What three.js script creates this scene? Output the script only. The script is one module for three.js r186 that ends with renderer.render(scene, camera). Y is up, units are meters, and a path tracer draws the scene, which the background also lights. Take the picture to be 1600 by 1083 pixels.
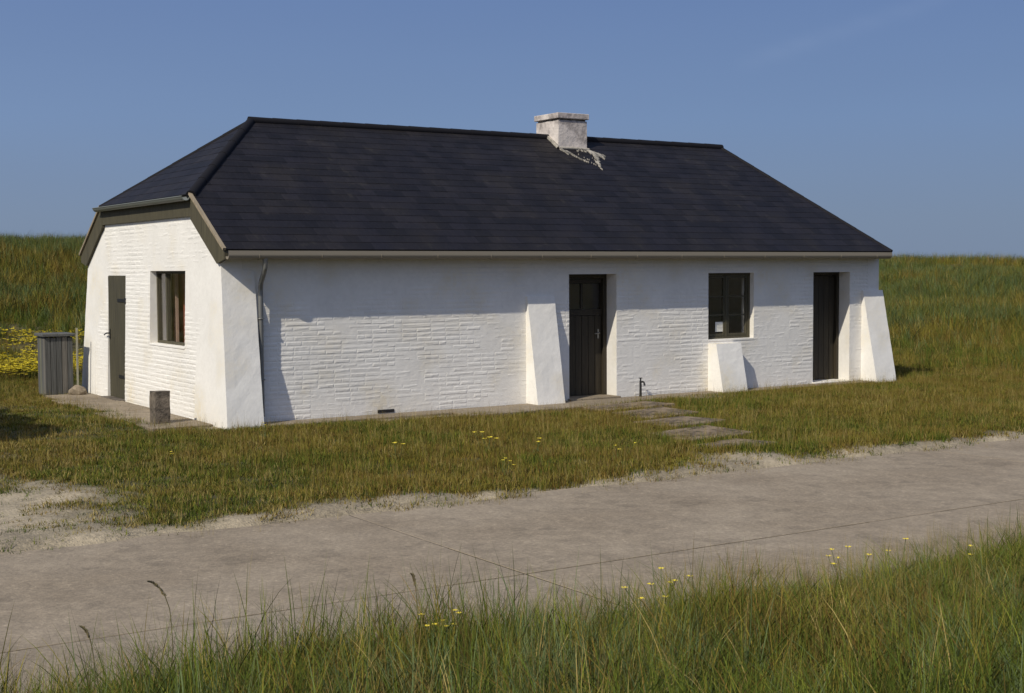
import * as THREE from 'three';
import { mergeGeometries } from 'three/addons/utils/BufferGeometryUtils.js';
import { ConvexGeometry } from 'three/addons/geometries/ConvexGeometry.js';
import { RoundedBoxGeometry } from 'three/addons/geometries/RoundedBoxGeometry.js';

// ------------------------------------------------------------------ camera, sky, sun, exposure
const scene = new THREE.Scene();
const camera = new THREE.PerspectiveCamera(28.393, 1024 / 693, 0.1, 3000);
camera.position.set(-6.6408, 2.07, 17.3264);
camera.rotation.set(-0.0567, -0.5748, -0.0055, 'YXZ');

const EXPOSURE = 1.15;
const renderer = new THREE.WebGLRenderer({ antialias: true });
renderer.toneMapping = THREE.LinearToneMapping;
renderer.toneMappingExposure = EXPOSURE;
renderer.shadowMap.enabled = true;

const SUN_DIR = new THREE.Vector3(-2.4, 2.3, 1).normalize();
const sun = new THREE.DirectionalLight(new THREE.Color().setRGB(1, 0.925, 0.775), 3.25);
sun.position.copy(SUN_DIR).multiplyScalar(60).add(new THREE.Vector3(5, 0, 0));
sun.target.position.set(5, 0, 0);
sun.castShadow = true;
Object.assign(sun.shadow.camera, { left: -40, right: 40, top: 40, bottom: -40, near: 1, far: 160 });
sun.shadow.mapSize.set(4096, 4096);
scene.add(sun, sun.target);

// small seeded tools
function rng(seed) { let s = seed >>> 0; return () => { s = (s + 0x6d2b79f5) | 0; let t = Math.imul(s ^ (s >>> 15), 1 | s); t = (t + Math.imul(t ^ (t >>> 7), 61 | t)) ^ t; return ((t ^ (t >>> 14)) >>> 0) / 4294967296; }; }
function hash(i, j, k = 0) { let h = Math.imul(i, 374761393) ^ Math.imul(j, 668265263) ^ Math.imul(k, 2147483647 - 58); h = Math.imul(h ^ (h >>> 13), 1274126177); h ^= h >>> 16; return (h >>> 0) / 4294967296; }
const sm = (t) => t * t * (3 - 2 * t);
const clamp = (v, a = 0, b = 1) => Math.min(b, Math.max(a, v));
const step = (a, b, v) => sm(clamp((v - a) / (b - a)));
const mix = (a, b, t) => a + (b - a) * t;
function noise(x, y, k = 0, per = 0) {
  const i = Math.floor(x), j = Math.floor(y), u = sm(x - i), v = sm(y - j), w = (n) => (per ? ((n % per) + per) % per : n);
  const a = hash(w(i), w(j), k), b = hash(w(i + 1), w(j), k), c = hash(w(i), w(j + 1), k), d = hash(w(i + 1), w(j + 1), k);
  return mix(mix(a, b, u), mix(c, d, u), v);
}
function fbm(x, y, oct = 4, k = 0, per = 0) { let s = 0, a = 0.5, n = 0; for (let o = 0; o < oct; o++) { s += a * noise(x, y, k + o, per); n += a; a *= 0.5; x *= 2; y *= 2; per *= 2; } return s / n; }

// the sky: clear air, paler towards the horizon, and one faint old vapour trail
{
  const W = 1024, H = 512, data = new Float32Array(W * H * 4);
  const stops = [[-90, .20, .25, .33], [-2, .195, .25, .35], [0, .192, .252, .358], [2, .19, .26, .378], [6, .165, .258, .44], [11.5, .125, .210, .415], [25, .09, .165, .365], [90, .065, .125, .30]];
  const A = new THREE.Vector3(.665, .142, -.733), B = new THREE.Vector3(.753, .18, -.633), N = A.clone().cross(B).normalize(), T = B.clone().sub(A).normalize(), d = new THREE.Vector3();
  for (let r = 0; r < H; r++) for (let c = 0; c < W; c++) {
    const el = ((r + .5) / H - .5) * 180, up = el * Math.PI / 180, az = ((c + .5) / W - .5) * 2 * Math.PI;
    let k = 0; while (k < stops.length - 2 && el > stops[k + 1][0]) k++;
    const t = clamp((el - stops[k][0]) / (stops[k + 1][0] - stops[k][0]));
    d.set(Math.cos(az) * Math.cos(up), Math.sin(up), Math.sin(az) * Math.cos(up));
    const along = d.clone().sub(A).dot(T), off = d.dot(N) / .0035;
    const trail = d.dot(A) > .9 ? .02 * Math.exp(-off * off) * step(-.01, .02, along) * step(.17, .12, along) * (.35 + fbm(along * 60, 1, 2, 9)) : 0;
    const glow = .85 * Math.exp(-Math.acos(clamp(d.dot(SUN_DIR), -1, 1)) / .5) * step(-4, 6, el);
    const veil = .012 * (fbm(d.x * 5 + 3, d.y * 30, 3, 4) - .5) * step(0, 6, el);
    for (let q = 0; q < 3; q++) data[(r * W + c) * 4 + q] = (mix(stops[k][q + 1], stops[k + 1][q + 1], t) * (1 + veil * 3) + trail + glow * [1, .93, .8][q]) / EXPOSURE;
    data[(r * W + c) * 4 + 3] = 1;
  }
  const sky = new THREE.DataTexture(data, W, H, THREE.RGBAFormat, THREE.FloatType);
  sky.mapping = THREE.EquirectangularReflectionMapping; sky.magFilter = sky.minFilter = THREE.LinearFilter; sky.needsUpdate = true;
  scene.background = sky; scene.environment = sky;
}

// ------------------------------------------------------------------ textures and materials
function tex(size, metres, fn, srgb = false) {          // fn(u, v) -> grey or [r, g, b] in 0..1; tiles; one tile spans `metres`
  const data = new Uint8Array(size * size * 4);
  for (let j = 0; j < size; j++) for (let i = 0; i < size; i++) {
    const v = fn(i / size, j / size), o = (j * size + i) * 4, a = Array.isArray(v) ? v : [v, v, v];
    for (let q = 0; q < 3; q++) data[o + q] = Math.round(clamp(a[q]) * 255);
    data[o + 3] = 255;
  }
  const t = new THREE.DataTexture(data, size, size); t.wrapS = t.wrapT = THREE.RepeatWrapping; t.magFilter = t.minFilter = THREE.LinearFilter;
  if (srgb) t.colorSpace = THREE.SRGBColorSpace;
  t.repeat.set(1 / metres, 1 / metres); t.needsUpdate = true; return t;
}
const plasterMap = tex(512, 3.1, (u, v) => {
  const g = fbm(u * 8, v * 8, 5, 1, 8), s = fbm(u * 4, v * 4, 3, 22, 4), f = fbm(u * 64, v * 64, 2, 30, 64);
  const k = .955 + .05 * (g - .5) + .035 * (f - .5), w = clamp((s - .56) * 3.2) * .06 * f * 2;
  return [k - w * .5, k - w * .8, k - w * 1.5];
}, true);
const plasterBump = tex(512, 1.7, (u, v) => .75 * fbm(u * 30, v * 30, 3, 3, 30) + .25 * fbm(u * 90, v * 90, 2, 8, 90));
const grimeMap = tex(256, 1.3, (u, v) => {
  const g = fbm(u * 4, v * 8, 5, 41, 4), f = fbm(u * 30, v * 30, 3, 44, 30), k = .9 - .3 * step(.38, .68, g) * (.3 + f) - .2 * step(.5, .62, f) * g - .08 * f;
  return [k, k * .975, k * .94];
}, true);
const sootMap = tex(256, 1.7, (u, v) => {
  const g = fbm(u * 5, v * 5, 5, 46, 5), f = fbm(u * 34, v * 34, 3, 48, 34), k = .94 - .2 * step(.4, .62, g) * (.4 + f) - .12 * f;
  return [k, k * (.985 - .02 * g), k * .97];
}, true);
const concreteMap = tex(1024, 4.3, (u, v) => {
  const a = fbm(u * 6, v * 6, 4, 51, 6), b = fbm(u * 40, v * 40, 3, 55, 40), c = noise(u * 220, v * 220, 58, 220), st = fbm(u * 18 + .4, v * 18, 2, 59, 18);
  let k = .83 + .16 * (a - .5) + .12 * (b - .5) + .12 * (c - .5);
  if (c > .93 && b > .45) k += .09; if (st < .27) k -= .05;
  return [k, k * (.985 + .02 * a), k * (.96 + .05 * a)];
}, true);
const concreteBump = tex(512, 1.2, (u, v) => .5 * fbm(u * 20, v * 20, 3, 61, 20) + .5 * noise(u * 120, v * 120, 63, 120));
const soilMap = tex(1024, 3.7, (u, v) => {
  const a = fbm(u * 9, v * 9, 4, 71, 9), b = noise(u * 110, v * 110, 74, 110), c = noise(u * 250, v * 250, 75, 250), k = .8 + .28 * (a - .5) + .12 * (b - .5) + .14 * (c - .5);
  return [k, k, k];
}, true);
const soilBump = tex(512, .9, (u, v) => .5 * fbm(u * 12, v * 12, 4, 81, 12) + .5 * noise(u * 80, v * 80, 83, 80));
const woodMap = tex(512, 1.0, (u, v) => {                // grain runs along v
  const g = fbm(u * 60, v * 3, 3, 91, 3 * 20), f = noise(u * 180, v * 6, 95, 180), k = .82 + .3 * (g - .5) + .14 * (f - .5);
  return [k, k * .99, k * .96];
}, true);
const woodBump = tex(256, 1.0, (u, v) => .6 * noise(u * 60, v * 3, 97, 60) + .4 * noise(u * 128, v * 8, 98, 128));
const slateMap = tex(1024, 3.84, (u, v) => {               // slates 24 cm wide, tones differ slate by slate
  const row = Math.floor(v * 20), col = Math.floor(u * 16 + (row % 2) * .5) % 16, tone = hash(col, row, 7), g = fbm(u * 10, v * 10, 4, 101, 10), f = noise(u * 200, v * 120, 103, 200), lich = step(.66, .8, fbm(u * 30, v * 30, 3, 105, 30)) * step(.5, .66, g);
  const k = .74 + .2 * (tone - .5) + .28 * (g - .5) + .12 * (f - .5);
  return [k + lich * .2, k * (1 - .05 * (g - .5)) + lich * .22, k * (1.04 - .3 * (g - .5)) + lich * .14];
}, true);
const slateBump = tex(1024, 3.84, (u, v) => {
  const row = Math.floor(v * 20), x = u * 16 + (row % 2) * .5, fx = x - Math.floor(x), tone = hash(Math.floor(x) % 16, row, 12);
  return (fx < .03 || fx > .97 ? .0 : .55 + .3 * tone) + .12 * fbm(u * 60, v * 60, 2, 111, 60);
});
const mat = (r, g, b, o = {}) => new THREE.MeshStandardMaterial({ color: new THREE.Color().setRGB(r, g, b), roughness: .85, ...o });
const matP = (r, g, b, o = {}) => new THREE.MeshPhysicalMaterial({ color: new THREE.Color().setRGB(r, g, b), roughness: .85, specularIntensity: .45, ...o });
const M = {
  lime: mat(.86, .835, .795, { map: plasterMap, bumpMap: plasterBump, bumpScale: .004, roughness: .95 }),
  limeB: mat(.835, .81, .77, { map: plasterMap, bumpMap: plasterBump, bumpScale: .005, roughness: .95 }),
  limeC: mat(.88, .858, .82, { map: plasterMap, bumpMap: plasterBump, bumpScale: .0028, roughness: .95 }),
  chimney: mat(.84, .80, .76, { map: sootMap, bumpMap: plasterBump, bumpScale: .008, roughness: .95 }),
  mortar: mat(.55, .535, .5, { map: grimeMap, roughness: .95 }),
  slate: matP(.024, .021, .0225, { map: slateMap, bumpMap: slateBump, bumpScale: .004, roughness: .62 }),
  slateDark: matP(.013, .0125, .015, { roughness: .75, specularIntensity: .25 }),
  gutter: mat(.25, .218, .168, { roughness: .6 }),
  gutterGrey: mat(.15, .16, .145, { roughness: .5 }),
  zinc: mat(.21, .21, .2, { roughness: .45, metalness: .6 }),
  olive: mat(.105, .094, .058, { map: woodMap, bumpMap: woodBump, bumpScale: .002, roughness: .8 }),
  oliveDoor: mat(.088, .08, .05, { map: woodMap, bumpMap: woodBump, bumpScale: .002, roughness: .75 }),
  brown: mat(.045, .034, .018, { map: woodMap, bumpMap: woodBump, bumpScale: .002, roughness: .7 }),
  rake: mat(.42, .35, .26, { map: woodMap, roughness: .8 }),
  deck: mat(.09, .075, .05, { roughness: .9 }),
  iron: mat(.03, .03, .032, { roughness: .5, metalness: .5 }),
  glass: new THREE.MeshPhysicalMaterial({ color: 0xffffff, roughness: .03, transmission: 1, thickness: 0, ior: 1.5 }),
  road: mat(.395, .323, .236, { map: concreteMap, bumpMap: concreteBump, bumpScale: .004, roughness: .95 }),
  roadB: mat(.385, .317, .234, { map: concreteMap, bumpMap: concreteBump, bumpScale: .004, roughness: .95 }),
  flag: mat(.33, .265, .19, { map: grimeMap, bumpMap: concreteBump, bumpScale: .008, roughness: 1 }),
  paving: mat(.36, .295, .215, { map: concreteMap, bumpMap: concreteBump, bumpScale: .006, roughness: .95 }),
  stone: mat(.24, .21, .18, { map: grimeMap, bumpMap: concreteBump, bumpScale: .01, roughness: .95 }),
  greyWood: mat(.20, .19, .18, { map: woodMap, bumpMap: woodBump, bumpScale: .004, roughness: .9 }),
  greyWoodB: mat(.13, .135, .14, { map: woodMap, bumpMap: woodBump, bumpScale: .004, roughness: .9 }),
  greyWoodC: mat(.21, .215, .17, { map: woodMap, bumpMap: woodBump, bumpScale: .004, roughness: .9 }),
  ground: new THREE.MeshStandardMaterial({ vertexColors: true, map: soilMap, bumpMap: soilBump, bumpScale: .01, roughness: 1 }),
  paper: mat(.78, .77, .74, { roughness: .9 }),
};

// ------------------------------------------------------------------ geometry tools
function boxUV(g) {                                       // uv in metres, by the way each face points
  g = g.index ? g.toNonIndexed() : g;
  const p = g.attributes.position, uv = new Float32Array(p.count * 2), a = new THREE.Vector3(), b = new THREE.Vector3(), c = new THREE.Vector3();
  for (let i = 0; i < p.count; i += 3) {
    a.fromBufferAttribute(p, i); b.fromBufferAttribute(p, i + 1); c.fromBufferAttribute(p, i + 2);
    const n = b.clone().sub(a).cross(c.clone().sub(a)), ax = Math.abs(n.x), ay = Math.abs(n.y), az = Math.abs(n.z);
    [a, b, c].forEach((q, k) => { const [u, v] = ax > ay && ax > az ? [q.z, q.y] : ay > az ? [q.x, q.z] : [q.x, q.y]; uv[(i + k) * 2] = u; uv[(i + k) * 2 + 1] = v; });
  }
  g.setAttribute('uv', new THREE.BufferAttribute(uv, 2));
  return g;
}
const bx = (x0, x1, y0, y1, z0, z1, r = 0) => {
  const w = x1 - x0, h = y1 - y0, d = z1 - z0;
  const g = r ? new RoundedBoxGeometry(w, h, d, 1, Math.min(r, w / 2.1, h / 2.1, d / 2.1)) : new THREE.BoxGeometry(w, h, d);
  return g.translate((x0 + x1) / 2, (y0 + y1) / 2, (z0 + z1) / 2);
};
const join = (list) => { const l = list.map((g) => { g = g.index ? g.toNonIndexed() : g; for (const k of Object.keys(g.attributes)) if (!['position', 'normal', 'uv'].includes(k)) g.deleteAttribute(k); return g; }); return l.length > 1 ? mergeGeometries(l) : l[0]; };
const used = {};
const numbered = (n) => { const k = used[n] = (used[n] ?? -1) + 1; return k ? n + '_' + String(k).padStart(3, '0') : n; };
function part(name, geos, material, parent, uv = true) {
  let g = join(Array.isArray(geos) ? geos : [geos]); if (uv) g = boxUV(g);
  const m = new THREE.Mesh(g, material); m.name = name; m.castShadow = m.receiveShadow = true; parent.add(m); return m;
}
function tag(o, label, category, group) { o.userData.label = label; o.userData.category = category; if (group) o.userData.group = group; return o; }
function thing(name, label, category, group) { const o = new THREE.Group(); o.name = numbered(name); scene.add(o); return tag(o, label, category, group); }
function solo(name, geos, material, label, category, group) { const m = part(numbered(name), geos, material, scene); return tag(m, label, category, group); }
function tube(points, r, seg = 24, rad = 8) { return new THREE.TubeGeometry(new THREE.CatmullRomCurve3(points.map((p) => new THREE.Vector3(...p)), false, 'catmullrom', .1), seg, r, rad); }
function prismX(profile, x0, x1) {                        // profile in (z, y), extruded along x
  const s = new THREE.Shape(profile.map(([z, y]) => new THREE.Vector2(z, y)));
  return new THREE.ExtrudeGeometry(s, { depth: x1 - x0, bevelEnabled: false }).applyMatrix4(new THREE.Matrix4().set(0, 0, 1, x0, 0, 1, 0, 0, 1, 0, 0, 0, 0, 0, 0, 1));
}
const flip = (g) => { g = g.index ? g.toNonIndexed() : g; const p = g.attributes.position; for (let i = 0; i < p.count; i += 3) for (const k of ['position', 'uv']) { const a = g.attributes[k]; if (!a) continue; for (let q = 0; q < a.itemSize; q++) { const t = a.array[(i + 1) * a.itemSize + q]; a.array[(i + 1) * a.itemSize + q] = a.array[(i + 2) * a.itemSize + q]; a.array[(i + 2) * a.itemSize + q] = t; } } g.computeVertexNormals(); return g; };
const prism = (profile, x0, x1) => flip(prismX(profile, x0, x1));

// ------------------------------------------------------------------ ground
const L = 12.55, WD = 6.17, EY = 2.3425, EZ = .24, RY = 4.41, RZ = -WD / 2, SL = (RY - EY) / (EZ - RZ), HY = 3.12, HZ = -.98, X1 = 1.72, X2 = 11.455;
const crest = [[-120, -20, 4.2], [-60, -48, 4.2], [-10, -54, 4.1], [12, -52, 3.5], [38, -52, 2.6], [66, -40, 1.95], [100, -18, 1.9], [130, 30, 1.9]];
function dune(x, z) {
  let best = 1e9, top = 0;
  for (let i = 0; i < crest.length - 1; i++) {
    const [ax, az, ah] = crest[i], [bx_, bz, bh] = crest[i + 1], dx = bx_ - ax, dz = bz - az, t = clamp(((x - ax) * dx + (z - az) * dz) / (dx * dx + dz * dz)), d = Math.hypot(x - ax - t * dx, z - az - t * dz);
    if (d < best) { best = d; top = mix(ah, bh, t); }
  }
  const away = Math.hypot(x - 5, z + 3);
  const rise = Math.pow(clamp(1 - best / 46), 1.25);
  const far = away > 75 ? step(75, 130, away) * 1.5 : 0;
  return Math.max(top * rise, far) + (away > 16 ? step(16, 34, away) : 0) * ((fbm(x * .09 + 7, z * .09, 4, 131) - .5) * 1.5 + (fbm(x * .4, z * .4, 2, 137) - .5) * .3);
}
const slabs = [[5.75, 1.35, 1.25, .66, .04], [5.5, 2.3, 1.05, .8, .1], [5.1, 3.3, 1.0, .8, .12], [4.55, 4.35, 1.1, .8, .1], [4.15, 5.35, 1.0, .7, .2]];
const slabMask = (x, z) => { let m = 0; for (const [cx, cz, w, d] of slabs) m = Math.max(m, step(-.02, -.2, Math.max(Math.abs(x - cx) - w / 2, Math.abs(z - cz) - d / 2))); return m; };
const apronEdge = (x) => (x < .2 ? -9 : x < 2 ? .42 : x < 7.6 ? .78 + .12 * Math.sin(x * 1.7) : x < 12.8 ? .3 : -9);
function sandMask(x, z) {
  const n = fbm(x * .9, z * .9, 4, 141), n2 = fbm(x * 3, z * 3, 3, 145);
  let m = step(-2.6, -4.1, x + 2.2 * (n - .5) + (n2 - .5)) * step(-1.6, .6, z + (n - .5)) * step(7.6, 6.4, z);
  m = Math.max(m, step(.42 + .5 * (n - .45), .05, Math.abs(z - 6.62) + .5 * (n2 - .5)));
  m = Math.max(m, step(.3, .05, Math.abs(z - 10.65) + .4 * (n2 - .5)) * .9);
  m = Math.max(m, step(.95, .35, Math.hypot((x - 3.6) * .8, z - 6.5) + .5 * (n2 - .5)));
  m = Math.max(m, step(1.15, .35, -x + 1.2 * (n - .5)) * step(-6.6, -5.6, z) * step(.9, .1, z) * (x < 0 ? .85 : 0));
  m = Math.max(m, .8 * step(.25, -.1, z - apronEdge(x) + .3 * (n2 - .5)) * (z > -.2 ? 1 : 0));
  return clamp(m);
}
const ROADY = -.06;
function height(x, z) {
  const n = fbm(x * 1.3, z * 1.3, 3, 151), nearHouse = step(.2, 1.2, Math.max(-x, x - L, z, -WD - z));
  let h = (n - .5) * .1 * nearHouse - .015;
  const e = (fbm(x * 1.1, z * 1.1 + 9, 4, 155) - .5) * .26;
  h = mix(h, -.2, step(6.4 + e, 7.1 + e, z) * step(11.5, 10.4, z + e * .7));
  h += .085 * Math.max(0, z - 10.7) * step(10.7, 12.0, z) * step(26, 18, z);
  h += .14 * step(-2.2, -4.2, x) * step(10.5, 11.6, z);
  const out = Math.max(-7 - z, x - 17, -10 - x);
  if (out > 0 && z < 8) h += dune(x, z) * step(0, 16, out) * step(8, 0, z);
  return h;
}
{
  const axis = (a, b, st, far) => { const v = []; for (let t = a; t <= b + 1e-6; t += st) v.push(t); let d = st; const lo = [], hi = []; let p = a, q = b; while (p > -far) { d *= 1.13; p -= d; lo.unshift(p); } d = st; while (q < far) { d *= 1.13; q += d; hi.push(q); } return [...lo, ...v, ...hi]; };
  const xs = axis(-8, 20, .13, 1400), zs = axis(-9, 14.5, .1, 1400), nx = xs.length, nz = zs.length;
  const pos = new Float32Array(nx * nz * 3), col = new Float32Array(nx * nz * 3), uv = new Float32Array(nx * nz * 2), idx = [];
  for (let j = 0; j < nz; j++) for (let i = 0; i < nx; i++) {
    const x = xs[i], z = zs[j], o = j * nx + i, s = sandMask(x, z) * (x > -40 && x < 40 && z > -12 && z < 16 ? 1 : 0), g = fbm(x * .5, z * .5, 4, 161), r = fbm(x * .12, z * .12, 3, 165);
    pos.set([x, height(x, z), z], o * 3); uv.set([x, z], o * 2);
    const soil = [mix(.13, .18, g), mix(.11, .145, g), mix(.045, .065, g)], green = [.085, .095, .038], sand = [mix(.47, .54, g), mix(.39, .45, g), mix(.27, .31, g)];
    for (let q = 0; q < 3; q++) col[o * 3 + q] = mix(mix(soil[q], green[q], step(.45, .65, r) * .6), sand[q], s);
    if (i < nx - 1 && j < nz - 1) idx.push(o, o + nx, o + 1, o + 1, o + nx, o + nx + 1);
  }
  const g = new THREE.BufferGeometry(); g.setAttribute('position', new THREE.BufferAttribute(pos, 3)); g.setAttribute('color', new THREE.BufferAttribute(col, 3)); g.setAttribute('uv', new THREE.BufferAttribute(uv, 2)); g.setIndex(idx); g.computeVertexNormals();
  const m = new THREE.Mesh(g, M.ground); m.name = 'ground'; m.receiveShadow = true; m.userData = { kind: 'structure', label: 'sandy ground of the dune meadow around the white cottage', category: 'ground' }; scene.add(m);
}
// concrete road of cast slabs, two lanes wide
{
  const road = new THREE.Group(); road.name = 'road'; road.userData = { kind: 'structure', label: 'pale concrete slab road passing in front of the cottage', category: 'road' }; scene.add(road);
  const R = rng(5), cuts = [-24, -16.3, -8.85, -1.42, 6.05, 13.5, 21, 28.4, 36, 43.5];
  for (let i = 0; i < cuts.length - 1; i++) for (const [z0, z1] of [[6.55, 9.412], [9.435, 11.2]]) {
    const dy = (R() - .5) * .002, a = cuts[i] + .011, b = cuts[i + 1] - .011;
    const g = new RoundedBoxGeometry(b - a, .14, z1 - z0, 2, .004).translate((a + b) / 2, ROADY - .07 + dy, (z0 + z1) / 2);
    part('concrete_slab', g, R() < .5 ? M.road : M.roadB, road);
  }
  const dirt = mat(.075, .06, .035, { map: soilMap, roughness: 1 });
  const grit = mat(.26, .21, .15, { map: soilMap, roughness: 1 }), dark = [], pale = [];
  for (let x = -24; x < 43;) { const w = .25 + R() * .9, d = Math.abs(x + .6) < 1.7 || R() < .4; (d ? dark : pale).push(bx(x, x + w, -.15, ROADY - .003 - (d ? .003 : 0), 9.4105, 9.4365)); x += w; }
  part('joint_filling', dark, dirt, road); part('joint_filling', pale, grit, road);
  for (const c of cuts) part('joint_filling', [bx(c - .012, c + .012, -.15, ROADY - .0052, 8.35, 9.409), bx(c - .012, c + .012, -.15, ROADY - .0052, 9.438, 11.15)], dirt, road);
  for (const c of cuts) part('joint_filling', bx(c - .012, c + .012, -.15, ROADY - .0022, 6.6, 8.349), grit, road);
}
// concrete apron and the slab path
{
  const pav = new THREE.Group(); pav.name = 'pavement'; pav.userData = { kind: 'structure', label: 'low concrete strip along the foot of the cottage walls', category: 'pavement' }; scene.add(pav);
  const R = rng(17);
  let x = .5; while (x < 12.3) { const w = 1.1 + R() * .5, d = x < 2 ? .42 : x < 7.4 ? .84 + R() * .08 : .34; part('concrete_slab', bx(x, Math.min(12.5, x + w) - .012, -.12, .016 + R() * .008, .012, d, .012), M.paving, pav); x += w; }
  let z = -5.9; while (z < -.6) { const l = .75 + R() * .3; part('concrete_slab', bx(-.16 - (.55 + .3 * R()), -.085, -.12, .016 + R() * .012, z, z + l - .02, .015), M.paving, pav); z += l; }
  const path = new THREE.Group(); path.name = 'path'; path.userData = { kind: 'structure', label: 'worn stepping slabs leading from the middle door to the road', category: 'path' }; scene.add(path);
  slabs.forEach(([cx, cz, w, d, a], i) => {
    const top = [.05, .045, .04, .025, .008][i], g = new RoundedBoxGeometry(w, .12, d, 2, .02), p = g.attributes.position;
    for (let k = 0; k < p.count; k++) p.setXYZ(k, p.getX(k) * (1 + .05 * Math.sin(p.getZ(k) * 9 + i)), p.getY(k), p.getZ(k) * (1 + .06 * Math.sin(p.getX(k) * 5 + i * 2)));
    g.computeVertexNormals(); const m = part('paving_slab', g, M.flag, path); m.position.set(cx, top - .06, cz); m.rotation.set(.02 * (i % 2 ? 1 : -1), a, .015);
  });
}

// ------------------------------------------------------------------ the cottage
const house = thing('cottage', 'whitewashed brick cottage with dark slate roof, corner buttresses and short chimney', 'cottage');
const D1 = [5.642, 6.5635], D2 = [10.8985, 11.807], WN = [8.477, 9.4925], HEAD = 1.98, SILL = .861;
const GD = [-5.037, -4.122], GDH = 1.996, GW = [-2.919, -1.3855], GWY = [.976, 2.066];
const roofY = (z) => EY + SL * (EZ - z);
const batter = (y) => -.055 * Math.max(0, 1 - y / 2);

const rect = (x0, x1, y0, y1) => { const p = new THREE.Path(); p.moveTo(x0, y0); p.lineTo(x1, y0); p.lineTo(x1, y1); p.lineTo(x0, y1); p.closePath(); return p; };
function wallShape(outline, holes) { const s = new THREE.Shape(outline.map(([a, b]) => new THREE.Vector2(a, b))); s.holes = holes.map((h) => rect(...h)); return s; }
const frontHoles = [[D1[0], D1[1], -.02, HEAD], [D2[0], D2[1], -.02, HEAD], [WN[0], WN[1], SILL, HEAD]];
const frontWall = part('front_wall', new THREE.ExtrudeGeometry(wallShape([[.31, -.12], [L - .31, -.12], [L - .31, 2.24], [.31, 2.24]], frontHoles), { depth: .3, bevelEnabled: false }).translate(0, 0, -.3032), M.lime, house);
// gable with the half hip: shape in (-z, y)
const gz = (z) => -z;
const gableTop = (z) => roofY(z) - .07;
const gableOutline = [[.0, -.12], [WD, -.12], [WD, gableTop(0)], [WD + HZ + .03, HY - .09], [-HZ - .03, HY - .09], [0, gableTop(0)]];
const gableHoles = [[gz(GD[1]), gz(GD[0]), -.02, GDH], [gz(GW[1]), gz(GW[0]), GWY[0], GWY[1]]];
function gableGeo() {
  const g = new THREE.ExtrudeGeometry(wallShape(gableOutline, gableHoles), { depth: .3, bevelEnabled: false });
  g.applyMatrix4(new THREE.Matrix4().set(0, 0, 1, .006, 0, 1, 0, 0, -1, 0, 0, 0, 0, 0, 0, 1));
  const p = g.attributes.position; for (let i = 0; i < p.count; i++) if (p.getX(i) < .1) p.setX(i, p.getX(i) + batter(p.getY(i)));
  g.computeVertexNormals(); return g;
}
const gableWall = part('gable_wall', gableGeo(), M.limeC, house);
part('end_wall', bx(L - .3, L, -.12, 2.24, -WD, 0), M.lime, house);
part('back_wall', bx(.31, L - .31, -.12, 2.24, -WD, -WD + .3), M.lime, house);
part('floor', bx(.3, L - .3, -.1, .0, -WD + .3, -.3), M.paving, house);

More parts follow.
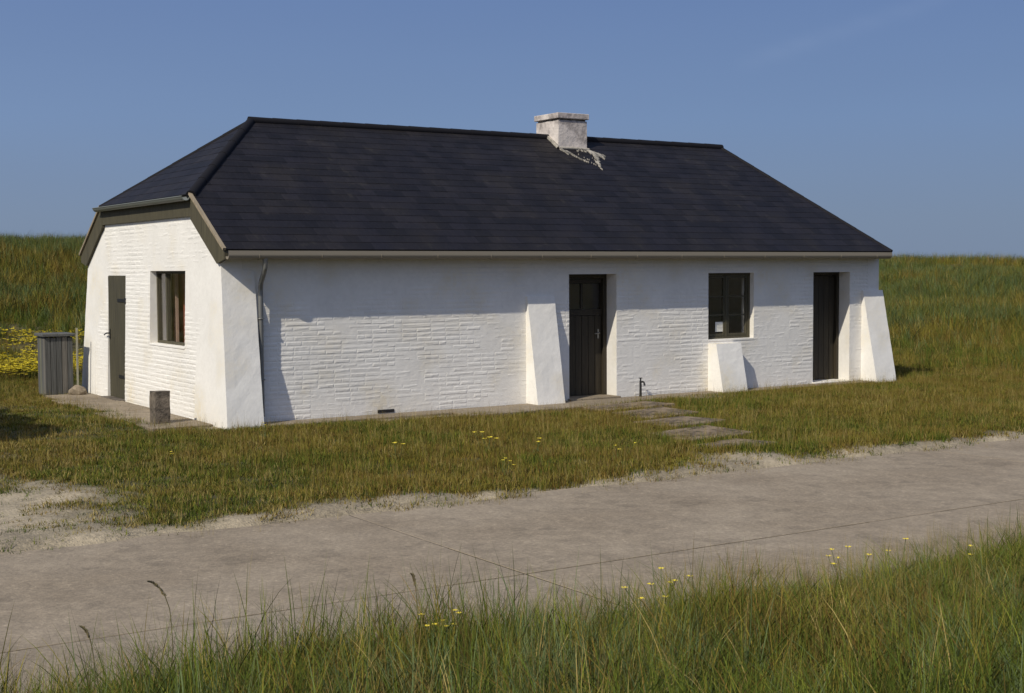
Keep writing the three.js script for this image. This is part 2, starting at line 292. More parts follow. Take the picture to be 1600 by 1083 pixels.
// whitewashed bricks, each with its own edges, laid course by course
{
  const R = rng(77), JO = .012, BH = .055, BL = .228;
  const variants = [];
  function brickGeo(w, h) {                               // a block with a chamfered, slightly uneven face; origin at the middle of the face's plane
    const c = .009 + R() * .008, d = .022, f = [], j = () => (R() - .5) * .0038;
    const o = [[-w / 2, -h / 2], [w / 2, -h / 2], [w / 2, h / 2], [-w / 2, h / 2]], P = [], ci = o.map(([a, b]) => [a - Math.sign(a) * c * .8, b - Math.sign(b) * c, j()]), dz = (R() - .5) * .0028;
    const quad = (a, b, e, g) => P.push(...a, ...b, ...e, ...a, ...e, ...g);
    const F = ci.map(([a, b, q]) => [a, b, q + dz]), K = o.map(([a, b]) => [a, b, -.0034]), B = o.map(([a, b]) => [a, b, -d]);
    quad(...F);
    for (let i = 0; i < 4; i++) { const n = (i + 1) % 4; quad(K[i], K[n], F[n], F[i]); quad(B[i], B[n], K[n], K[i]); }
    const g = new THREE.BufferGeometry(); g.setAttribute('position', new THREE.Float32BufferAttribute(P, 3)); g.computeVertexNormals(); return g;
  }
  for (let i = 0; i < 24; i++) variants.push(brickGeo(BL, BH));
  function lay(y0, y1, spans) {                            // -> [[u0, u1, y]], stretchers with headers among them
    const out = []; let row = 0;
    for (let y = y0; y + BH < y1; y += BH + JO, row++) for (const [a, b] of spans(y, y + BH)) {
      let u = a - (row % 2 ? .12 : 0) - R() * .02;
      while (u < b) { const w = R() < .2 ? .108 : R() < .12 ? BL * 2 + JO : BL, s = Math.max(a, u + .0035), e = Math.min(b, u + w + JO - .0035); if (e - s > .03) out.push([s, e, y]); u += w + JO; }
    }
    return out;
  }
  const cutSpans = (a, b, holes) => (y, yt) => {
    let s = [[a, b]];
    for (const [h0, h1, v0, v1] of holes) if (yt > v0 && y < v1 + .002) s = s.flatMap(([p, q]) => (h1 <= p || h0 >= q ? [[p, q]] : [[p, h0], [h1, q]].filter(([m, n]) => n - m > .03)));
    return s;
  };
  const matrixOf = (face, s, e, y) => {
    const m = new THREE.Matrix4(), c = (s + e) / 2, sc = new THREE.Matrix4().makeScale((e - s - 0) / BL, 1, 1), tilt = new THREE.Matrix4().makeRotationFromEuler(new THREE.Euler((R() - .5) * .022, (R() - .5) * .01, (R() - .5) * .016));
    const dy = (R() - .5) * .005 + .012 * (fbm(c * .9, y * 2, 2, face === 'front' ? 311 : 313) - .5), sink = -.0028 * step(.40, .60, fbm(c * 1.1 + 4, y * 1.6, 3, 315)) - (face === 'front' ? 0 : .0009 + .0013 * step(1.0, 2.2, y + c * .35));
    if (face === 'front') m.makeTranslation(c, y + BH / 2 + dy, sink); else m.makeTranslation(batter(y + BH / 2) - sink, y + BH / 2 + dy, -c).multiply(new THREE.Matrix4().makeRotationY(-Math.PI / 2));
    return m.multiply(tilt).multiply(sc);
  };
  const world = (g, m) => boxUV(g.clone().applyMatrix4(m));
  const front = lay(-.04, 2.22, cutSpans(.32, L - .02, frontHoles));
  const isNear = ([s, e, y]) => s > .62 && y > .02 && y < 2.1;
  const picked = front.filter(isNear).map((b) => [b, b[0] > 1.0 && b[1] < 4.9 && b[2] > .1 && b[2] < 1.45 ? 0 : 1]).sort((p, q) => p[1] - q[1] || p[0][0] - q[0][0]).slice(0, 300).map((p) => p[0]);
  const set = new Set(picked), rest = [];
  const mats = [M.lime, M.limeB, M.limeC];
  front.forEach((b, i) => {
    const v = variants[Math.floor(R() * variants.length)], m = matrixOf('front', ...b);
    if (set.has(b)) { const k = part('brick', world(v, m), mats[Math.floor(R() * 3)], frontWall, false); k.name = 'brick'; } else rest.push(world(v, m));
  });
  part('brickwork', rest, M.lime, frontWall, false).userData.kind = 'stuff';
  const spanG = (y, yt) => { const half = yt > 2.2 ? Math.max(.02, -(EZ - (yt - EY + .12) / SL)) : .004; return cutSpans(half, WD - half, gableHoles)(y, yt); };
  const gb = lay(-.04, 3.0, spanG).map((b) => world(variants[Math.floor(R() * variants.length)], matrixOf('gable', ...b)));
  part('brickwork', gb, M.limeC, gableWall, false).userData.kind = 'stuff';
}

// buttresses
function rough(g, amp, seed) {                            // hand-laid render: subdivide by noise in place
  g = g.index ? g.toNonIndexed() : g; const p = g.attributes.position;
  for (let i = 0; i < p.count; i++) { const x = p.getX(i), y = p.getY(i), z = p.getZ(i); p.setXYZ(i, x + amp * (noise(y * 9 + 3, z * 9 + x, seed) - .5), y, z + amp * (noise(y * 9, x * 9 + z, seed + 1) - .5)); }
  g.computeVertexNormals(); return g;
}
function sheet(a, b, c, d, n, m) {                        // bilinear quad patch a-b (bottom) d-c (top)
  const P = []; const at = (u, v) => [0, 1, 2].map((k) => mix(mix(a[k], b[k], u), mix(d[k], c[k], u), v));
  for (let i = 0; i < n; i++) for (let j = 0; j < m; j++) { const p = at(i / n, j / m), q = at((i + 1) / n, j / m), r = at((i + 1) / n, (j + 1) / m), s = at(i / n, (j + 1) / m); P.push(...p, ...q, ...r, ...p, ...r, ...s); }
  const g = new THREE.BufferGeometry(); g.setAttribute('position', new THREE.Float32BufferAttribute(P, 3)); g.setAttribute('uv', new THREE.Float32BufferAttribute(new Float32Array(P.length / 3 * 2), 2)); g.computeVertexNormals(); return g;
}
function hexa(v, n = 4, m = 14) {                         // v: 8 corners, bottom 0-3 (front-left, front-right, back-right, back-left), top 4-7
  return join([sheet(v[0], v[1], v[5], v[4], n, m), sheet(v[1], v[2], v[6], v[5], n, m), sheet(v[2], v[3], v[7], v[6], n, m), sheet(v[3], v[0], v[4], v[7], n, m), sheet(v[4], v[5], v[6], v[7], n, 2), sheet(v[3], v[2], v[1], v[0], n, 2)]);
}
function buttress(x0, x1, zb, zt, top, seed) {
  return part('buttress', rough(hexa([[x0, -.12, zb], [x1, -.12, zb], [x1, -.12, -.05], [x0, -.12, -.05], [x0, top, zt], [x1, top, zt], [x1, top + .0, -.05], [x0, top, -.05]]), .006, seed), M.limeC, house);
}
buttress(4.84, 5.34, .34, .035, 1.652, 201);
buttress(8.475, 9.02, .40, .2, .81, 211);
buttress(12.11, 12.62, .405, .03, 1.645, 221);
part('buttress', rough(hexa([[-.085, -.12, .37], [.435, -.12, .36], [.435, -.12, -.04], [-.085, -.12, -.9], [-.002, 2.12, .004], [.465, 2.06, .004], [.465, 2.06, -.04], [.001, 1.55, -.9]]), .005, 231), M.limeC, house);
part('buttress', rough(hexa([[-.07, -.12, -WD + .5], [.43, -.12, -WD + .5], [.43, -.12, -WD - .34], [-.075, -.12, -WD - .34], [.0, 1.6, -WD + .4], [.46, 2.06, -WD + .3], [.46, 2.06, -WD], [-.002, 2.12, -WD]]), .005, 241), M.limeC, house);

// roof: a closed body with slate courses on it
const roof = part('roof', flip(new ConvexGeometry([
  [.012, EY - .07, EZ - .03], [L - .03, EY - .07, EZ - .03], [L - .03, EY - .07, -WD - EZ + .03], [.012, EY - .07, -WD - EZ + .03],
  [.012, EY - .045, EZ - .03], [L - .03, EY - .045, EZ - .03], [L - .03, EY - .045, -WD - EZ + .03], [.012, EY - .045, -WD - EZ + .03],
  [.012, HY - .045, HZ], [.012, HY - .045, -WD - HZ], [X1, RY - .045, RZ], [X2, RY - .045, RZ]].map((p) => new THREE.Vector3(...p)))), M.deck, house);
roof.geometry = flip(roof.geometry);
function courses(A, B, C, D, n, lift, side = 1) {           // lower edge A-B, upper edge D-C (may be kinked): each course a wedge
  const nrm = new THREE.Vector3().subVectors(B(0), A(0)).cross(new THREE.Vector3().subVectors(A(1), A(0))).normalize(); if (nrm.y < 0) nrm.negate();
  for (let i = 0; i < n; i++) {
    const t0 = i / n, t1 = Math.min(1, (i + 1.0) / n), off = (p, o) => p.clone().addScaledVector(nrm, o), P = [], U = [];
    const ts = [t0]; if (side && D > t0 && D < t1) ts.push(D); ts.push(t1);
    const lo = (t) => lift * (1 - (t - t0) * n) + .004;
    const len = C;
    const put = (p, t) => { P.push(p.x, p.y, p.z); U.push(Math.abs(nrm.x) > Math.abs(nrm.z) ? p.z : p.x, t * len + .0); };
    const tri = (a, b, c) => { for (const [p, t] of [a, b, c]) put(p, t); };
    for (let k = 0; k < ts.length - 1; k++) {
      const a = [off(A(ts[k]), lo(ts[k])), ts[k] + 1e-4], b = [off(B(ts[k]), lo(ts[k])), ts[k] + 1e-4], c = [off(B(ts[k + 1]), lo(ts[k + 1])), ts[k + 1] - 1e-4], d = [off(A(ts[k + 1]), lo(ts[k + 1])), ts[k + 1] - 1e-4];
      tri(a, b, c); tri(a, c, d);
    }
    const a = [off(A(t0), lo(t0)), t0], b = [off(B(t0), lo(t0)), t0], a2 = [off(A(t0), -.012), t0], b2 = [off(B(t0), -.012), t0];
    tri(a2, b2, b); tri(a2, b, a);
    const g = new THREE.BufferGeometry(); g.setAttribute('position', new THREE.Float32BufferAttribute(P, 3)); g.setAttribute('uv', new THREE.Float32BufferAttribute(U, 2)); g.computeVertexNormals();
    part('slate_course', g, M.slate, roof, false);
  }
}
const V = (x, y, z) => new THREE.Vector3(x, y, z);
const tk = (HY - EY) / (RY - EY), slopeLen = Math.hypot(RY - EY, EZ - RZ);
const leftX = (t) => (t < tk ? -.03 : mix(-.03, X1, (t - tk) / (1 - tk)));
const rightX = (t) => mix(L + .04, X2, t);
courses((t) => V(leftX(t), mix(EY, RY, t), mix(EZ + .03, RZ, t)), (t) => V(rightX(t), mix(EY, RY, t), mix(EZ + .03, RZ, t)), slopeLen, tk, 20, .0035);
courses((t) => V(rightX(t), mix(EY, RY, t), mix(-WD - EZ - .03, RZ, t)), (t) => V(leftX(t), mix(EY, RY, t), mix(-WD - EZ - .03, RZ, t)), slopeLen, tk, 20, .0035);
const hipLen = Math.hypot(X1, RY - HY);
courses((t) => V(mix(-.06, X1, t), mix(HY, RY, t), mix(-WD - HZ, RZ, t)), (t) => V(mix(-.06, X1, t), mix(HY, RY, t), mix(HZ, RZ, t)), hipLen, 2, 11, .0035);
courses((t) => V(mix(L + .04, X2, t), mix(EY, RY, t), mix(EZ, RZ, t)), (t) => V(mix(L + .04, X2, t), mix(EY, RY, t), mix(-WD - EZ, RZ, t)), Math.hypot(1.1, 2.07), 2, 12, .0035);
// ridge and hip caps: short overlapping half-round pieces
function caps(a, b, r, n, mat_) {
  const A = V(...a), B = V(...b), d = B.clone().sub(A), len = d.length() / n, q = new THREE.Quaternion().setFromUnitVectors(V(0, 1, 0), d.clone().normalize());
  for (let i = 0; i < n; i++) {
    const g = new THREE.CylinderGeometry(r * .92, r, len + .04, 10, 1).applyQuaternion(q); const p = A.clone().addScaledVector(d, (i + .5) / n);
    g.translate(p.x, p.y, p.z); part('ridge_tile', g, mat_, roof);
  }
}
caps([X1 - .02, RY + .0, RZ], [X2 + .02, RY + .0, RZ], .07, 24, M.slateDark);
caps([-.03, HY - .01, HZ], [X1, RY - .01, RZ], .075, 6, M.slateDark);
caps([-.03, HY - .01, -WD - HZ], [X1, RY - .01, RZ], .05, 6, M.slateDark);
caps([L + .03, EY, EZ], [X2, RY - .01, RZ], .045, 10, M.slateDark);
caps([L + .03, EY, -WD - EZ], [X2, RY - .01, RZ], .045, 10, M.slateDark);

// eaves, bargeboards, gutters
part('fascia_board', bx(.03, L - .02, EY - .13, EY - .02, EZ - .028, EZ - .004), M.olive, house);
part('soffit_board', bx(.02, L - .02, EY - .115, EY - .092, .0, EZ - .03), M.olive, house);
part('fascia_board', bx(.03, L - .02, EY - .13, EY - .02, -WD - EZ + .004, -WD - EZ + .028), M.olive, house);
part('soffit_board', bx(.02, L - .02, EY - .115, EY - .092, -WD - EZ + .03, -WD), M.olive, house);
const bh = .335;
function barge(s) {                                        // s = 1 front, -1 back
  const zz = (z) => (s > 0 ? z : -WD - z);
  const prof = [[EZ + .015, EY - .012], [HZ - .03, HY - .004], [HZ - .03, HY - .004 - bh], [-.035, roofY(-.035) - bh - .02], [EZ + .015, EY - .125]].map(([z, y]) => [zz(z), y]);
  return part('bargeboard', s > 0 ? prism(prof.slice().reverse(), -.045, .004) : prism(prof, -.045, .004), M.olive, house);
}
barge(1); barge(-1);
for (const s of [1, -1]) {
  const zz = (z) => (s > 0 ? z : -WD - z), a = V(-.052, EY + .004, zz(EZ + .035)), b = V(-.052, HY + .01, zz(HZ)), d = b.clone().sub(a), g = new THREE.BoxGeometry(.045, .036, d.length());
  g.applyQuaternion(new THREE.Quaternion().setFromUnitVectors(V(0, 0, 1), d.clone().normalize())).translate((a.x + b.x) / 2, (a.y + b.y) / 2, (a.z + b.z) / 2);
  part('verge_strip', g, M.rake, house);
}
part('fascia_board', bx(-.04, .002, HY - .3, HY - .015, -WD - HZ + .012, HZ - .035), M.olive, house);
function halfGutter(len, r, side = 0) {                    // along +z, open to the top, 6 mm thick; `side`: straight upstand above the round
  const s = new THREE.Shape(); s.moveTo(-r, side); s.lineTo(-r, 0); s.absarc(0, 0, r, Math.PI, 2 * Math.PI, false); s.lineTo(r, side); s.lineTo(r - .006, side); s.lineTo(r - .006, 0); s.absarc(0, 0, r - .006, 2 * Math.PI, Math.PI, true); s.lineTo(-r + .006, side); s.closePath();
  const lip = new THREE.CylinderGeometry(.009, .009, len, 8).rotateX(Math.PI / 2).translate(r, side, len / 2);
  return [new THREE.ExtrudeGeometry(s, { depth: len, bevelEnabled: false, curveSegments: 14 }), lip];
}
const gut = part('gutter', halfGutter(L - .04, .064, .05).map((g) => g.rotateY(-Math.PI / 2).rotateY(Math.PI)), M.gutter, house);
gut.position.set(-.03, EY - .066, EZ + .068);
for (let x = .4; x < L; x += .9) part('gutter_bracket', new THREE.TorusGeometry(.067, .004, 6, 12, Math.PI).rotateX(Math.PI).rotateY(Math.PI / 2).translate(x + .03, 0, 0), M.gutter, gut);
const gut2 = part('gutter', halfGutter(WD + 2 * HZ + .04, .06).map((g) => g.rotateY(Math.PI)), M.gutterGrey, house);
gut2.position.set(-.115, HY - .03, HZ + .01);
const pipe = part('downpipe', tube([[.5, EY - .05, EZ + .068], [.5, EY - .16, EZ + .068], [.5, EY - .26, EZ + .05], [.505, EY - .44, .14], [.51, EY - .54, .105], [.51, 1.2, .1], [.51, .6, .1], [.51, .1, .1]], .033, 60, 12), M.zinc, house);
for (const y of [1.42, .6]) part('pipe_clip', join([new THREE.TorusGeometry(.042, .008, 6, 16).rotateX(Math.PI / 2).translate(.51, y, .1), bx(.495, .525, y - .012, y + .012, 0, .06)]), M.zinc, pipe);
part('outlet', new THREE.CylinderGeometry(.055, .04, .09, 14).translate(.5, EY - .1, EZ + .068), M.zinc, pipe);

// chimney
{
  const cx0 = 7.364, cx1 = 7.985, z0 = -3.434, z1 = -2.74;
  const ch = part('chimney', rough(hexa([[cx0, 3.95, z1], [cx1, 3.95, z1], [cx1, 3.95, z0], [cx0, 3.95, z0], [cx0, 4.7, z1], [cx1, 4.7, z1], [cx1, 4.7, z0], [cx0, 4.7, z0]], 4, 5), .014, 301), M.chimney, house);
  part('cap', bx(cx0 - .035, cx1 + .03, 4.73, 4.83, z0 - .035, z1 + .035, .012), M.chimney, ch);
  part('cap_joint', bx(cx0 + .02, cx1 - .02, 4.69, 4.735, z0 + .02, z1 - .02), M.mortar, ch);
  const on = (x, z, o = .03) => [x, roofY(z) + o, z];
  function patch(pts, name = 'lime_streak') {               // a thin crust of spilt lime lying on the slates
    const c = pts.reduce((s, p) => [s[0] + p[0] / pts.length, s[1] + p[1] / pts.length], [0, 0]), P = [];
    for (let i = 0; i < pts.length; i++) { const a = pts[i], b = pts[(i + 1) % pts.length]; P.push(...on(...c, .034), ...on(...a, .027), ...on(...b, .027), ...on(...a, .027), ...on(...a, .008), ...on(...b, .008), ...on(...a, .027), ...on(...b, .008), ...on(...b, .027)); }
    const g = new THREE.BufferGeometry(); g.setAttribute('position', new THREE.Float32BufferAttribute(P, 3)); g.computeVertexNormals(); part(name, g, M.mortar, ch);
  }
  const R = rng(31);
  // mortar fillets at the foot of the stack
  part('mortar_fillet', tube([on(cx0 - .02, -3.05, .03), on(cx0 - .02, -2.9, .03), on(cx0 - .02, z1 + .02, .02)], .035, 10, 6), M.mortar, ch);
  part('mortar_fillet', tube([on(cx0 - .02, z1 + .02, .02), on(7.65, z1 + .02, .025), on(cx1 + .02, z1 + .03, .02)], .03, 12, 6), M.mortar, ch);
  const blob = (x, z, r) => { const n = 7, a0 = R() * 6; patch([...Array(n)].map((_, k) => { const a = a0 - k * 6.283 / n, q = r * (.55 + .75 * R()); return [x + Math.cos(a) * q, z + Math.sin(a) * q * 1.2]; })); };
  function spill(x0, z0_, x1, z1_, n, r0, r1, scatter) { for (let i = 0; i < n; i++) { const t = (i + R() * .6) / n; blob(mix(x0, x1, t) + (R() - .5) * scatter, mix(z0_, z1_, t) + (R() - .5) * scatter, mix(r0, r1, t) * (.7 + .6 * R())); } }
  spill(7.37, -2.7, 7.46, -2.54, 7, .04, .03, .03); spill(7.46, -2.62, 7.63, -2.33, 13, .026, .02, .03); spill(7.62, -2.36, 7.8, -2.2, 8, .014, .01, .05);
  spill(7.98, -2.68, 8.05, -2.56, 7, .05, .055, .06); spill(8.03, -2.56, 8.2, -2.52, 9, .055, .035, .06); spill(8.02, -2.54, 7.9, -2.3, 10, .045, .025, .05); spill(7.9, -2.3, 7.83, -2.08, 9, .03, .01, .03);
  spill(8.16, -2.54, 8.12, -2.42, 4, .03, .015, .03); spill(7.72, -2.68, 8.0, -2.66, 8, .014, .014, .05); spill(7.7, -2.5, 7.9, -2.35, 6, .01, .01, .12);
}

// doors and windows
function plankDoor(parent, x0, x1, y0, y1, z, n, material, t = .03) {
  const w = (x1 - x0) / n, R = rng(Math.round(x0 * 100) + 7000);
  for (let i = 0; i < n; i++) part('plank', bx(x0 + i * w + .003, x0 + (i + 1) * w - .003, y0, y1, z - t, z + (R() - .5) * .003, .004), material, parent);
}
{ // middle door, glazed above, planks below
  const [x0, x1] = D1, z = -.29;
  const f = part('door', [bx(x0, x0 + .07, .02, HEAD, z - .09, z + .03), bx(x1 - .07, x1, .02, HEAD, z - .09, z + .03), bx(x0 + .07, x1 - .07, HEAD - .07, HEAD, z - .09, z + .03)], M.brown, house);
  f.userData.label = 'dark brown door, planked below and glazed above';
  plankDoor(f, x0 + .075, x1 - .075, .05, 1.32, z - .02, 6, M.brown);
  part('rail', bx(x0 + .075, x1 - .075, 1.325, 1.42, z - .055, z - .012), M.brown, f);
  part('rail', bx(x0 + .075, x1 - .075, HEAD - .15, HEAD - .075, z - .055, z - .012), M.brown, f);
  part('glazing_bar', bx((x0 + x1) / 2 - .018, (x0 + x1) / 2 + .018, 1.425, HEAD - .155, z - .05, z - .015), M.brown, f);
  for (const [a, b] of [[x0 + .08, (x0 + x1) / 2 - .02], [(x0 + x1) / 2 + .02, x1 - .08]]) part('pane', bx(a, b, 1.425, HEAD - .155, z - .036, z - .033), M.glass, f);
  part('handle', join([bx(x1 - .16, x1 - .13, .95, 1.1, z - .02, z - .008), tube([[x1 - .145, 1.04, z - .01], [x1 - .145, 1.04, z + .04], [x1 - .19, 1.035, z + .045], [x1 - .25, 1.03, z + .045]], .009, 12, 6)]), M.zinc, f);
  part('threshold', bx(x0 - .03, x1 + .02, -.06, .045, -.36, .09, .01), M.paving, house);
}
{ // right door
  const [x0, x1] = D2, z = -.29;
  const f = part('door', [bx(x0, x0 + .06, .02, HEAD, z - .09, z + .03), bx(x1 - .06, x1, .02, HEAD, z - .09, z + .03), bx(x0 + .06, x1 - .06, HEAD - .06, HEAD, z - .09, z + .03)], M.brown, house);
  f.userData.label = 'plain dark plank door beside the end buttress';
  plankDoor(f, x0 + .065, x1 - .065, .05, HEAD - .065, z - .03, 6, M.brown);
  part('handle', join([bx(x0 + .13, x0 + .16, .95, 1.1, z - .03, z - .018), tube([[x0 + .145, 1.04, z - .02], [x0 + .145, 1.04, z + .02], [x0 + .19, 1.035, z + .025], [x0 + .25, 1.03, z + .025]], .009, 12, 6)]), M.zinc, f);
  part('threshold', bx(x0 - .02, x1 + .02, -.06, .04, -.36, .06, .01), M.limeB, house);
}
{ // front window: two casements of three panes
  const [x0, x1] = WN, z = -.1, m = (x0 + x1) / 2 - .02;
  const f = part('window', [bx(x0, x0 + .045, SILL, HEAD, z - .08, z), bx(x1 - .045, x1, SILL, HEAD, z - .08, z), bx(x0 + .045, x1 - .045, HEAD - .045, HEAD, z - .08, z), bx(x0 + .045, x1 - .045, SILL, SILL + .05, z - .08, z + .004), bx(m - .022, m + .022, SILL + .05, HEAD - .045, z - .08, z - .003)], M.olive, house);
  f.userData.label = 'olive casement window of six small panes';
  for (const [a, b] of [[x0 + .047, m - .024], [m + .024, x1 - .047]]) {
    part('sash', [bx(a, a + .035, SILL + .053, HEAD - .048, z - .055, z - .012), bx(b - .035, b, SILL + .053, HEAD - .048, z - .055, z - .012), bx(a + .035, b - .035, HEAD - .085, HEAD - .048, z - .055, z - .012), bx(a + .035, b - .035, SILL + .053, SILL + .1, z - .055, z - .012)], M.olive, f);
    const lo = SILL + .1, hi = HEAD - .085, h = (hi - lo) / 3;
    for (const k of [1, 2]) part('glazing_bar', bx(a + .035, b - .035, lo + k * h - .012, lo + k * h + .012, z - .05, z - .018), M.olive, f);
    for (const k of [0, 1, 2]) part('pane', bx(a + .036, b - .036, lo + k * h + .013 * (k > 0), lo + (k + 1) * h - .013 * (k < 2), z - .036, z - .033), M.glass, f);
  }
  part('sill', bx(x0 + .002, x1 - .002, SILL - .02, SILL + .014, -.2, .003, .004), M.limeC, house);
}
{ // gable door, flush planks on strap hinges
  const z0 = GD[0], z1 = GD[1], x = batter(1) + .035;
  const f = part('door', [bx(x, x + .06, .03, GDH - .05, z0, z0 + .05), bx(x, x + .06, .03, GDH - .05, z1 - .05, z1), bx(x, x + .06, GDH - .05, GDH, z0, z1)], M.oliveDoor, house);
  f.userData.label = 'grey-green plank door in the gable';
  const w = (z1 - z0 - .01) / 6; for (let i = 0; i < 6; i++) part('plank', bx(x - .012, x - .002 + .02, .03, GDH - .012, z0 + .005 + i * w + .002, z0 + .005 + (i + 1) * w - .002, .003), M.oliveDoor, f);
  for (const y of [.38, 1.6]) part('hinge', join([bx(x - .022, x - .012, y - .025, y + .025, z1 - .4, z1 + .01), new THREE.CylinderGeometry(.014, .014, .09, 8).translate(x - .03, y, z1 + .02)]), M.iron, f);
  part('handle', join([bx(x - .024, x - .012, .97, 1.13, z0 + .05, z0 + .09), tube([[x - .02, 1.06, z0 + .07], [x - .07, 1.06, z0 + .07], [x - .075, 1.05, z0 + .02], [x - .075, 1.03, z0 - .05]], .011, 12, 6)]), M.iron, f);
  part('threshold', bx(-.16, .2, -.06, .028, z0 - .03, z1 + .03, .01), M.stone, house);
}
{ // gable window: one wide fixed light
  const [z0, z1] = GW, [y0, y1] = GWY, x = .1, m = z0 + .42;
  const f = part('window', [bx(x, x + .07, y0, y1, z0, z0 + .05), bx(x, x + .07, y0, y1, z1 - .03, z1), bx(x, x + .07, y1 - .04, y1, z0 + .05, z1 - .03), bx(x - .01, x + .07, y0, y0 + .05, z0 + .05, z1 - .03), bx(x + .004, x + .07, y0 + .05, y1 - .04, m - .03, m + .03)], M.olive, house);
  f.userData.label = 'wide gable window with one narrow side light';
  part('pane', bx(x + .03, x + .034, y0 + .052, y1 - .042, m + .032, z1 - .032), M.glass, f);
  part('pane', bx(x + .03, x + .034, y0 + .052, y1 - .042, z0 + .052, m - .032), M.glass, f);
  part('sill', bx(batter(1) - .008, .12, y0 - .02, y0 + .012, z0 + .002, z1 - .002, .008), M.limeC, house);
}
part('air_vent', [bx(2.3, 2.56, .03, .075, -.02, .008)], M.iron, frontWall);

// things in and on the house
function folded(z0, z1, y0, y1, x, amp, n) { const P = [], c = 60; for (let i = 0; i < c; i++) { const f = (t) => x + amp * Math.sin(t * n * Math.PI * 2) + amp * .4 * Math.sin(t * n * 5.1), a = i / c, b = (i + 1) / c, q = [[f(a), y0, mix(z0, z1, a)], [f(b), y0, mix(z0, z1, b)], [f(b), y1, mix(z0, z1, b)], [f(a), y1, mix(z0, z1, a)]]; P.push(...q[0], ...q[1], ...q[2], ...q[0], ...q[2], ...q[3]); } const g = new THREE.BufferGeometry(); g.setAttribute('position', new THREE.Float32BufferAttribute(P, 3)); g.computeVertexNormals(); return g; }
solo('curtain', [folded(-3.55, -2.5, .72, 2.12, .56, .03, 7), folded(-3.55, -2.5, .72, 2.12, .563, .03, 7)], mat(.3, .09, .05, { roughness: 1 }), 'red brown curtain hanging inside the gable window', 'curtain');
solo('curtain', [folded(-4.4, -3.65, .72, 2.12, .54, .03, 5), folded(-4.4, -3.65, .72, 2.12, .543, .03, 5)], mat(.15, .16, .12, { roughness: 1 }), 'grey green curtain hanging inside the gable window', 'curtain');
solo('indoor_post', bx(.4, .45, 0, 2.25, -3.06, -2.95, .006), mat(.55, .40, .32), 'pale upright post standing inside behind the gable window', 'post');
{
  const c = document.createElement('canvas'); c.width = 128; c.height = 96; const k = c.getContext('2d'); k.fillStyle = '#dcdad2'; k.fillRect(0, 0, 128, 96); k.fillStyle = '#9b9a96';
  for (const [y, w] of [[24, 70], [38, 88], [52, 80], [66, 54]]) k.fillRect(64 - w / 2, y, w, 4);
  const t = new THREE.CanvasTexture(c); t.colorSpace = THREE.SRGBColorSpace;
  const m = new THREE.Mesh(new THREE.BoxGeometry(.215, .165, .002).translate(8.845, 1.075, -.1265), new THREE.MeshStandardMaterial({ map: t, roughness: .9 })); m.name = 'paper_notice'; m.castShadow = m.receiveShadow = true; scene.add(m);
  tag(m, 'small white paper notice stuck in the lower front window pane', 'notice');
}
{ // standpipe tap
  const t = thing('water_tap', 'small dark standpipe tap rising by the wall between door and window', 'tap'); t.position.set(6.95, 0, .12);
  part('pipe', [new THREE.CylinderGeometry(.018, .022, .3, 10).translate(0, .12, 0)], M.iron, t);
  part('spout', tube([[0, .25, 0], [0, .26, .05], [0, .25, .09], [0, .2, .1]], .014, 12, 8), M.iron, t);
  part('valve', [new THREE.CylinderGeometry(.012, .012, .05, 8).translate(0, .29, .0), new THREE.TorusGeometry(.026, .006, 6, 14).rotateX(Math.PI / 2).translate(0, .315, 0)], M.iron, t);
}
{ // stone post by the gable
  const g = rough(hexa([[-.105, -.15, .1], [.105, -.15, .1], [.105, -.15, -.1], [-.105, -.15, -.1], [-.1, .45, .095], [.1, .455, .095], [.1, .445, -.095], [-.1, .45, -.095]], 4, 6), .02, 401);
  const m = solo('stone_post', g, M.stone, 'short square grey stone post in front of the gable', 'post'); m.position.set(-.62, 0, -.72); m.rotation.y = .06;
}
{ // plank bin by the far corner
  const b = thing('plank_bin', 'weathered grey plank bin with a flat lid by the far gable corner', 'bin'); b.position.set(-.57, 0, -6.22);
  const R = rng(91), ms = [M.greyWood, M.greyWoodB, M.greyWoodC], w = .46, d = .5, h = .98;
  for (let i = 0; i < 5; i++) { const a = -w / 2 + i * w / 5; part('plank', bx(a + .004, a + w / 5 - .004, -.05, h - .02 * R(), d / 2 - .022, d / 2 - .002 + R() * .004, .004), ms[i < 2 ? 1 : Math.floor(R() * 3)], b); part('plank', bx(a + .004, a + w / 5 - .004, -.05, h, -d / 2, -d / 2 + .02, .004), ms[0], b); }
  for (let i = 0; i < 4; i++) { const a = -d / 2 + .024 + i * (d - .05) / 4; for (const s of [-1, 1]) part('plank', bx(s > 0 ? w / 2 - .022 : -w / 2 + .002, s > 0 ? w / 2 - .002 : -w / 2 + .022, -.05, h - .01 * R(), a + .003, a + (d - .05) / 4 - .003, .004), ms[Math.floor(R() * 3)], b); }
  part('lid', [bx(-w / 2 - .04, w / 2 + .04, h, h + .05, -d / 2 - .04, d / 2 + .04, .01)], M.greyWoodB, b);
  solo('thin_post', bx(-.315, -.285, -.1, 1.12, -5.88, -5.85, .004), mat(.42, .41, .33, { map: woodMap }), 'thin pale wooden stake beside the plank bin', 'post');
  const st = new THREE.IcosahedronGeometry(.13, 2); const p = st.attributes.position; for (let i = 0; i < p.count; i++) { const k = 1 + .5 * (noise(p.getX(i) * 12 + 9, p.getY(i) * 12 + p.getZ(i) * 9, 7) - .5); p.setXYZ(i, p.getX(i) * k * 1.2, p.getY(i) * k * .8, p.getZ(i) * k); } st.computeVertexNormals();
  const s = solo('field_stone', st, M.paving, 'pale rounded stone lying at the foot of the plank bin', 'stone'); s.position.set(-.36, .06, -5.72);
}

